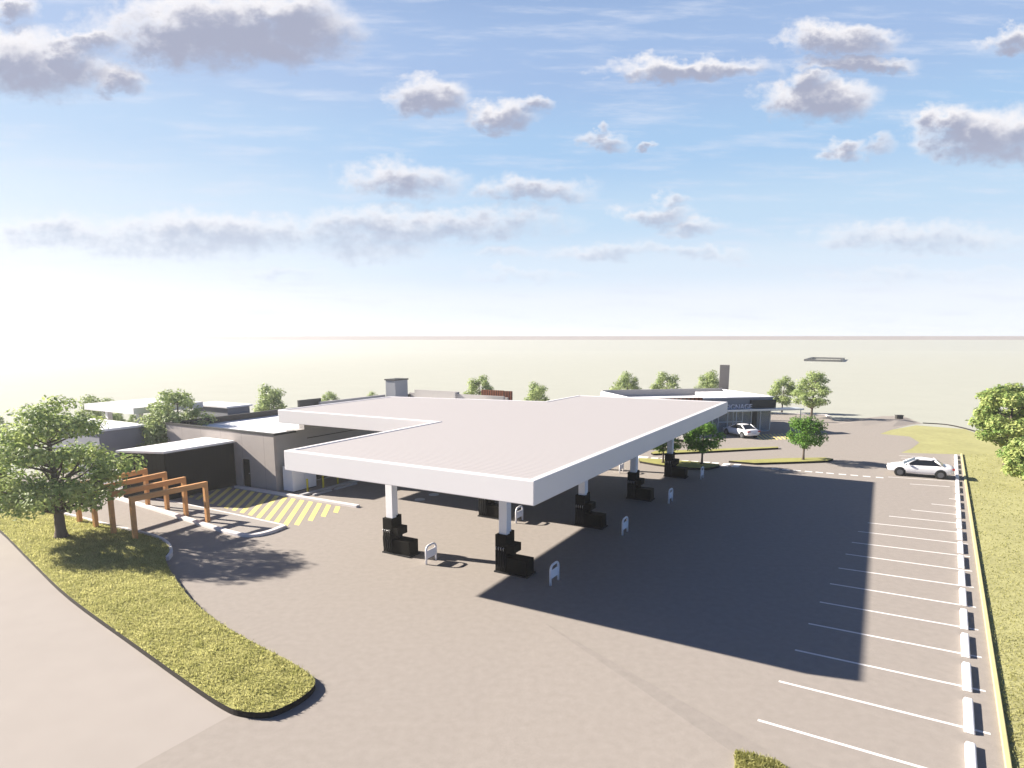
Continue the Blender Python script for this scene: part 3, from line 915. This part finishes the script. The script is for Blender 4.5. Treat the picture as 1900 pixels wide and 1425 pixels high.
qbox(MB(), W_ - 3.05, -.30, 2.83, W_ + .25, -.002, 3.78).build('sign_board', M['sign_black'], rb)
qbox(MB(), W_ + .003, 0, 2.83, W_ + .25, 2.2, 3.78).build('sign_board', M['sign_black'], rb)
cu = bpy.data.curves.new('lettering', 'FONT'); cu.body = 'SIGNAGE'; cu.size = .82; cu.extrude = .06; cu.align_x = 'RIGHT'
to = bpy.data.objects.new('lettering_tmp', cu); col.objects.link(to)
bpy.context.view_layer.update()
me = bpy.data.meshes.new_from_object(to.evaluated_get(bpy.context.evaluated_depsgraph_get()))
bpy.data.objects.remove(to)
lt = bpy.data.objects.new('lettering', me); col.objects.link(lt)
me.materials.clear(); me.materials.append(M['letters'])
pt = Q(W_ - 3.2, -.75)
lt.parent = rb
lt.location = (pt[0] - rb.location.x, pt[1] - rb.location.y, 2.82); lt.rotation_euler = (R(90), 0, RA)
# pylon behind
tx = at(1345, 677, 88.0)
ty = empty('sign_pylon', (tx[0], 88.0))
tag(ty, 'tall plain grey slab pylon rising behind the right store roof', 'pylon')
zt = tx[2]
hw_ = 10.5 / F * 88
ca, sa = math.cos(R(-22)), math.sin(R(-22))
def pb(mb, x0, y0, x1, y1, z0, z1):
    return mb.prism([(tx[0] + x * ca - y * sa, 88 + x * sa + y * ca) for x, y in ((x0, y0), (x1, y0), (x1, y1), (x0, y1))], z0, z1)
pb(MB(), -.62, -.25, .62, .25, .3, zt).build('slab', mat('pylon_cladding', (.17, .155, .14), .8, .08, 1), ty, bevel=.02)
pb(MB(), -.8, -.4, .8, .4, 0, .298).build('plinth', M['kerb_grey'], ty)

# grey mound at the end of the far drive
mo = gp([(1538, 789), (1600, 791), (1655, 792.5), (1702, 786), (1690, 780), (1640, 778), (1590, 779.5)])
cr_ = [(*G(1600, 785.5), .3), (*G(1668, 783), .35)]
mm = MB().add([(x, y, -.01) for x, y in mo] + cr_, [(0, 1, 7), (1, 2, 8, 7), (2, 3, 8), (3, 4, 8), (4, 5, 8), (5, 6, 7, 8), (6, 0, 7)])
tag(mm.build('mound', M['asphalt'], fixn=True, smooth=False), kind='structure')
hx = G(1668, 777)
hwl = empty('drain_headwall', hx)
tag(hwl, 'small dark block at the far top end of the grey mound', 'headwall')
MB().box(hx[0] - .45, hx[1] - .25, 0, hx[0] + .45, hx[1] + .25, .45).build('block', M['cap'], hwl, bevel=.05)
MB().box(hx[0] - .5, hx[1] - .3, .452, hx[0] + .5, hx[1] + .3, .52).build('coping', M['cap'], hwl)

# distant flat slab outline beyond the site
px = [(1493, 670), (1560, 671.5), (1566, 667), (1508, 665.5)]
q = [G(*p) for p in px]
ds = empty('low_frame', q[0])
tag(ds, 'thin flat rectangular outline lying far out on the pale plain at right', 'frame')
mb = MB()
for i in range(4):
    mb2 = MB(); a, b = Vector(q[i]), Vector(q[(i + 1) % 4]); d = (b - a).normalized(); nrm = Vector((-d.y, d.x)) * .35
    MB().prism([tuple(a + nrm), tuple(b + nrm), tuple(b - nrm), tuple(a - nrm)], 0, .9 + .003 * i).build('edge_wall', M['cap'], ds)

# ------------------------------------------------------------------ cars
def car_parts(t, paint, coupe=False):
    """x forward, origin on the ground under the middle"""
    L2 = 2.32; W2 = .90
    # sections: x, half width at sill, belt; z sill, z belt ; top bulge
    secs = [(-2.30, .62, .70, .42, .80), (-2.22, .80, .82, .34, .93), (-1.85, .87, .86, .27, 1.00), (-1.1, .90, .88, .22, .98), (0, .90, .89, .21, .95),
            (.85, .90, .885, .22, .93), (1.35, .895, .87, .24, .90), (1.85, .86, .80, .27, .82), (2.18, .76, .68, .33, .70), (2.30, .58, .52, .40, .60)]
    mb = MB(); ring = []
    for x, ws, wb, zs, zb in secs:
        ym = max(ws, wb) + .02
        prof = [(0, zs), (ws * .8, zs), (ws, zs + .08), (ym, (zs + zb) / 2 + .05), (wb, zb - .05), (wb * .86, zb + .015), (0, zb + .045)]
        full = [(x, y, z) for y, z in prof] + [(x, -y, z) for y, z in prof[-2:0:-1]]
        ring.append(full)
    nr = len(ring[0])
    vs = [p for r_ in ring for p in r_]
    fs = [(i * nr + k, (i + 1) * nr + k, (i + 1) * nr + (k + 1) % nr, i * nr + (k + 1) % nr) for i in range(len(ring) - 1) for k in range(nr)]
    fs += [tuple(range(nr)), tuple(len(vs) - nr + k for k in range(nr - 1, -1, -1))]
    mb.add(vs, fs).build('body', paint, t, world=False, smooth=True, subsurf=1, fixn=True)
    # greenhouse: dark glass hull, painted roof and pillars
    rear_b, rear_t, fr_t, fr_b = (-1.72, -.95, .30, 1.15) if not coupe else (-1.85, -.85, .2, 1.1)
    gl = MB()
    zb_, zr = .93, 1.41
    gl.add([(rear_b, -.74, zb_), (fr_b, -.76, zb_), (fr_b, .76, zb_), (rear_b, .74, zb_), (rear_t, -.58, zr), (fr_t, -.60, zr), (fr_t, .60, zr), (rear_t, .58, zr)],
           [(4, 5, 6, 7), (0, 1, 5, 4), (1, 2, 6, 5), (2, 3, 7, 6), (3, 0, 4, 7)]).build('glasshouse', M['car_glass'], t, world=False, bevel=.05)
    rf_ = MB()
    sec = [(rear_t - .06, .55, zr - .01), (rear_t + .25, .60, zr + .035), ((rear_t + fr_t) / 2, .62, zr + .055), (fr_t - .2, .61, zr + .035), (fr_t + .06, .57, zr - .015)]
    vs, fs = [], []
    for x, w, z in sec:
        vs += [(x, -w - .02, z - .06), (x, -w * .8, z), (x, 0, z + .015), (x, w * .8, z), (x, w + .02, z - .06)]
    for i in range(len(sec) - 1):
        for k in range(4): fs.append((i * 5 + k, (i + 1) * 5 + k, (i + 1) * 5 + k + 1, i * 5 + k + 1))
    rf_.add(vs, fs).build('roof', paint, t, world=False, smooth=True, subsurf=1, fixn=True)
    pl = MB()
    for s_ in (-1, 1):
        pl.tube([(rear_b + .12, .75 * s_, zb_), (rear_t + .02, .605 * s_, zr - .02)], .075, 6)
        pl.tube([(fr_b - .02, .765 * s_, zb_), (fr_t + .03, .605 * s_, zr - .02)], .04, 6)
    pl.build('pillars', paint, t, world=False, smooth=True)
    for x in (-1.36, 1.40):
        for s_ in (-1, 1):
            MB().cyl((x, s_ * .875, .35), (0, 1, 0), .40, .06, 28).build('wheel_arch', M['rubber'], t, world=False)
            wl_ = MB().cyl((x, s_ * .82, .325), (0, 1, 0), .325, .22, 28).build('wheel', M['rubber'], t, world=False, bevel=.03)
            rm = MB().cyl((x, s_ * .925, .325), (0, 1, 0), .215, .03, 24)
            rm.build('rim', M['rim'], wl_, world=False)
    for s_ in (-1, 1):
        MB().box(2.02, s_ * .62 - .16, .60, 2.22, s_ * .62 + .16, .72).build('headlight', M['head'], t, world=False, bevel=.03)
        MB().box(-2.29, s_ * .66 - .17, .74, -2.10, s_ * .66 + .17, .88).build('tail_light', M['tail'], t, world=False, bevel=.02)
        MB().box(.78, s_ * .93 - .09, .95, .95, s_ * .93 + .09, 1.07).build('wing_mirror', paint, t, world=False, bevel=.03)
    MB().box(-2.33, -.26, .55, -2.285, .26, .67).build('number_plate', M['letters'], t, world=False)
    MB().box(2.27, -.45, .40, 2.315, .45, .54).build('grille', M['black'], t, world=False, bevel=.02)


c1_ = (Vector(G(1672, 884)) + Vector(G(1742, 888))) / 2
n_ = Vector((math.sin(R(153)), -math.cos(R(153)))) * -.85
hd = R(153)
side = Vector((-math.sin(hd), math.cos(hd)))
c1_ = c1_ - side * .85 if False else c1_ + Vector((math.cos(R(63)), math.sin(R(63)))) * .85
car = empty('sedan_car', (c1_.x, c1_.y), hd); car_parts(car, M['car_white'])
tag(car, 'white sedan parked across a bay at the far right of the car park', 'car')
c2_ = G(1374, 809)
cb = empty('coupe_car', c2_, R(108)); car_parts(cb, M['car_white'], True)
tag(cb, 'white coupe parked nose-in before the glazed store front', 'car')
c3_ = G(1263, 818)
cc = empty('hatchback_car', c3_, R(133)); car_parts(cc, M['car_silver'], True)
tag(cc, 'car half hidden between the canopy edge and the round tree', 'car')

# ------------------------------------------------------------------ trees
def make_tree(name, h, crown_r, z0, seed, leaf, n_clumps, n_leaf, leaf_size, trunk_r, flat=1.0, squash=.75, spread=1.0, layered=False):
    rnd = random.Random(seed)
    t = empty(name, (0, 0, 0))
    tk = MB()
    lean = (rnd.uniform(-.15, .15), rnd.uniform(-.15, .15))
    zt_ = z0 + (h - z0) * .72
    P = lambda z: Vector((lean[0] * (z / h) ** 2 * h * .4, lean[1] * (z / h) ** 2 * h * .4, z))
    zs = [0, .12, .45, z0 * .6, z0, z0 + (zt_ - z0) * .4, zt_]
    zs = sorted(set(zs))
    rad = []
    for z in zs:
        rad.append(trunk_r * (1.55 if z == 0 else 1.2 if z <= .12 else 1) * (1 - .8 * (z / zt_)) + .012)
    tk.tube([P(z) for z in zs], rad, 9)
    clumps = []
    zc = (h + z0) / 2; hz_ = (h - z0) / 2
    for i in range(n_clumps):
        for _ in range(60):
            th_ = rnd.uniform(0, 2 * PI); cz = rnd.uniform(-1, 1)
            rr_ = math.sqrt(max(0, 1 - cz * cz)) if not layered else min(1.0, 1.0 - .62 * (cz + .25)) * (.72 if cz < -.85 else 1)
            if layered and cz > .55: rr_ *= 1 - (cz - .55) * 1.0
            f_ = rnd.uniform(.45, 1.0) ** .6
            wob = 1 + .30 * pnoise(Vector((math.cos(th_) * 1.3, math.sin(th_) * 1.3, cz * 1.5 + seed)))
            c = Vector((math.cos(th_) * rr_ * crown_r * f_ * wob * .86, math.sin(th_) * rr_ * crown_r * f_ * wob * .86, zc + cz * hz_ * .88 * (f_ if not layered else 1)))
            if all((c - q[0]).length > .42 * crown_r / (n_clumps / 14) ** .45 for q in clumps): break
        cr = crown_r * rnd.uniform(.24, .38) * (14 / n_clumps) ** .28 * 1.15
        clumps.append((c, cr))
    for c, cr in clumps:
        zb_ = max(z0 * .8, min(zt_ * .98, c.z - (c.xy.length) * .55))
        a = P(zb_); m_ = a.lerp(c, .55) + Vector((rnd.uniform(-.1, .1), rnd.uniform(-.1, .1), -.12 * (c - a).length * .5))
        r0 = trunk_r * (1 - .8 * zb_ / zt_) * .5 + .012
        tk.tube([a, m_, c], [r0, r0 * .55, .010], 5, cap=False)
        for _ in range(3):
            e = c + Vector((rnd.gauss(0, .5), rnd.gauss(0, .5), rnd.gauss(.1, .3))) * cr
            tk.tube([m_.lerp(c, .5), e], [r0 * .35, .007], 4, cap=False)
    lf = MB()
    tot = sum(q[1] ** 2 for q in clumps)
    for c, cr in clumps:
        k_ = int(n_leaf * cr * cr / tot)
        for _ in range(k_):
            d = Vector((rnd.gauss(0, 1), rnd.gauss(0, 1), rnd.gauss(0, 1))).normalized()
            r_ = cr * (rnd.random() ** .5) * (1 + .25 * pnoise(d * 2.2 + c))
            p = c + Vector((d.x * r_ * spread * 1.15, d.y * r_ * spread * 1.15, d.z * r_ * squash))
            if p.z < z0 * .75: continue
            s_ = leaf_size * rnd.uniform(.6, 1.35)
            nrm = (d * .8 + Vector((rnd.gauss(0, .38), rnd.gauss(0, .38), rnd.gauss(.6, .35)))).normalized()
            t1 = nrm.cross(Vector((rnd.gauss(0, 1), rnd.gauss(0, 1), rnd.gauss(0, 1)))).normalized()
            t2 = nrm.cross(t1)
            lf.add([p - t1 * s_, p + t2 * s_ * .55 + nrm * s_ * .12, p + t1 * s_, p - t2 * s_ * .55 + nrm * s_ * .12], [(0, 1, 2, 3)])
    tk.build('trunk', M['bark'], t, world=False, smooth=True)
    lf.build('crown', leaf, t, world=False)
    return t


def place(t, xy, z, label, group, sc=1.0, rz=0.0):
    t.location = (xy[0], xy[1], z); t.scale = (sc, sc, sc); t.rotation_euler = (0, 0, rz)
    tag(t, label, 'tree', group)
    return t


place(make_tree('spreading_tree', 7.95, 3.85, 1.75, 21, M['leaf_big'], 46, 15500, .115, .27, layered=True, squash=.62), G(115, 1003), .19,
      'large spreading tree with stout trunk on the left grass island', 'large site trees')
TD = dict(h=3.6, crown_r=1.72, z0=1.15, leaf=M['leaf_dark'], n_clumps=20, n_leaf=4200, leaf_size=.10, trunk_r=.085, squash=.9)
rt = make_tree('round_tree', seed=5, **TD)
place(rt, G(1302, 865), .17, 'round deep green tree on the small island under the canopy edge', 'round young trees on the islands', 1.02)
r2 = copy_tree(rt); place(r2, G(1230, 862), .17, 'green tree mostly hidden by the canopy fascia and a column', 'round young trees on the islands', .95, 2.0)
r3 = copy_tree(rt); place(r3, G(1490, 856), .17, 'round deep green tree alone on the strip island near the sedan', 'round young trees on the islands', 1.04, 4.0)
pa = make_tree('pale_tree', 5.6, 2.2, 1.1, 31, M['leaf_pale'], 22, 4200, .14, .12, squash=.85)
pb_ = make_tree('pale_tree', 6.9, 2.75, 1.7, 37, M['leaf_pale'], 30, 6000, .14, .16, layered=True, squash=.7)


def far(src, px_u, px_top, Y, label, hgt, rz):
    c = copy_tree(src) if src.get('used') else src
    src['used'] = 1
    x, _, zt_ = at(px_u, px_top, Y)
    base = 5.6 if src is pa else 6.9
    place(c, (x, Y), 0, label, 'pale trees around the site', max(.35, zt_) / base, rz)
    if 'used' in c and c is not src: del c['used']
    return c


far(pb_, 1512, 685, 88.4, 'tall pale green tree standing beyond the round island tree, right of the store', 0, .3)
far(pa, 1455, 700, 95, 'small pale tree just right of the black sign board', 0, 1.0)
far(pb_, 322, 717, 54, 'bushy tree rising over the left end of the shop parapet', 0, 2.2)
far(pa, 288, 766, 52.7, 'lower bright green tree tucked against the left shop wall', 0, .4)
far(pa, 503, 716, 72, 'pale tree over the dark parapet, left of the canopy wing', 0, 3.1)
far(pa, 178, 734, 66, 'small hazy tree top poking over the distant white canopy', 0, 4.0)
far(pa, 612, 727, 88, 'low tree top behind the shop roof, above the canopy wing', 0, 5.0)
far(pa, 690, 728, 92, 'tiny tree top just left of the roof plant room', 0, 2.0)
far(pa, 889, 698, 92, 'pale tree behind the rear parapet, left of the rust screen', 0, .9)
far(pa, 998, 711, 84, 'tree standing clear between the rust screen and the store', 0, 2.6)
far(pa, 1163, 692, 97, 'leftmost of three pale trees behind the store roof', 0, 1.7)
far(pa, 1238, 691, 97, 'middle of three pale trees behind the store roof', 0, 3.6)
far(pa, 1317, 689, 97, 'right of three pale trees behind the store roof, beside the pylon', 0, 5.1)
far(pa, 215, 764, 72, 'dull green tree under the distant white canopy', 0, .2)
far(pa, 250, 768, 74, 'dull tree right of the distant canopy post', 0, 4.4)
far(pb_, -4, 770, 75, 'hazy tree cut by the left edge of the picture', 0, 1.1)
for k in (pa, pb_):
    if 'used' in k: del k['used']
br = make_tree('broad_tree', 7.4, 3.0, 1.5, 44, M['leaf_right'], 40, 15000, .15, .17, squash=.75)
place(br, G(1866, 863), 0, 'bushy light green tree with pale trunk right of the car park', 'bushy trees on the right verge', 1.0, .5)
b2_ = make_tree('bush', 4.0, 2.0, .35, 52, M['leaf_right'], 26, 9000, .13, .10, squash=.85)
place(b2_, G(1912, 905), 0, 'leafy lime green bush cut by the right edge, nearest of the right verge', 'bushy trees on the right verge', 1.0, 2.5)
b3_ = copy_tree(br); place(b3_, G(1925, 850), 0, 'bushy green tree at the right edge behind the pale trunk', 'bushy trees on the right verge', 1.0, 4.0)

# ------------------------------------------------------------------ haze
hb = MB().box(-725, -70, -1.2, 725, 700, 16.5)
hm_ = bpy.data.materials.new('haze_air'); hm_.use_nodes = True
hn = hm_.node_tree
hn.nodes.remove(hn.nodes['Principled BSDF'])
pv = hn.nodes.new('ShaderNodeVolumePrincipled')
pv.inputs['Color'].default_value = (.97, .98, 1, 1)
pv.inputs['Density'].default_value = .0005
pv.inputs['Anisotropy'].default_value = .6
hn.links.new(pv.outputs[0], hn.nodes['Material Output'].inputs['Volume'])
tag(hb.build('haze', hm_), kind='stuff')

# ------------------------------------------------------------------ render settings
scene.render.engine = 'CYCLES'
scene.cycles.use_denoising = True
scene.cycles.max_bounces = 6
scene.cycles.diffuse_bounces = 3
scene.cycles.volume_bounces = 1
scene.cycles.transparent_max_bounces = 8
scene.cycles.caustics_reflective = False
scene.cycles.caustics_refractive = False
scene.render.film_transparent = False
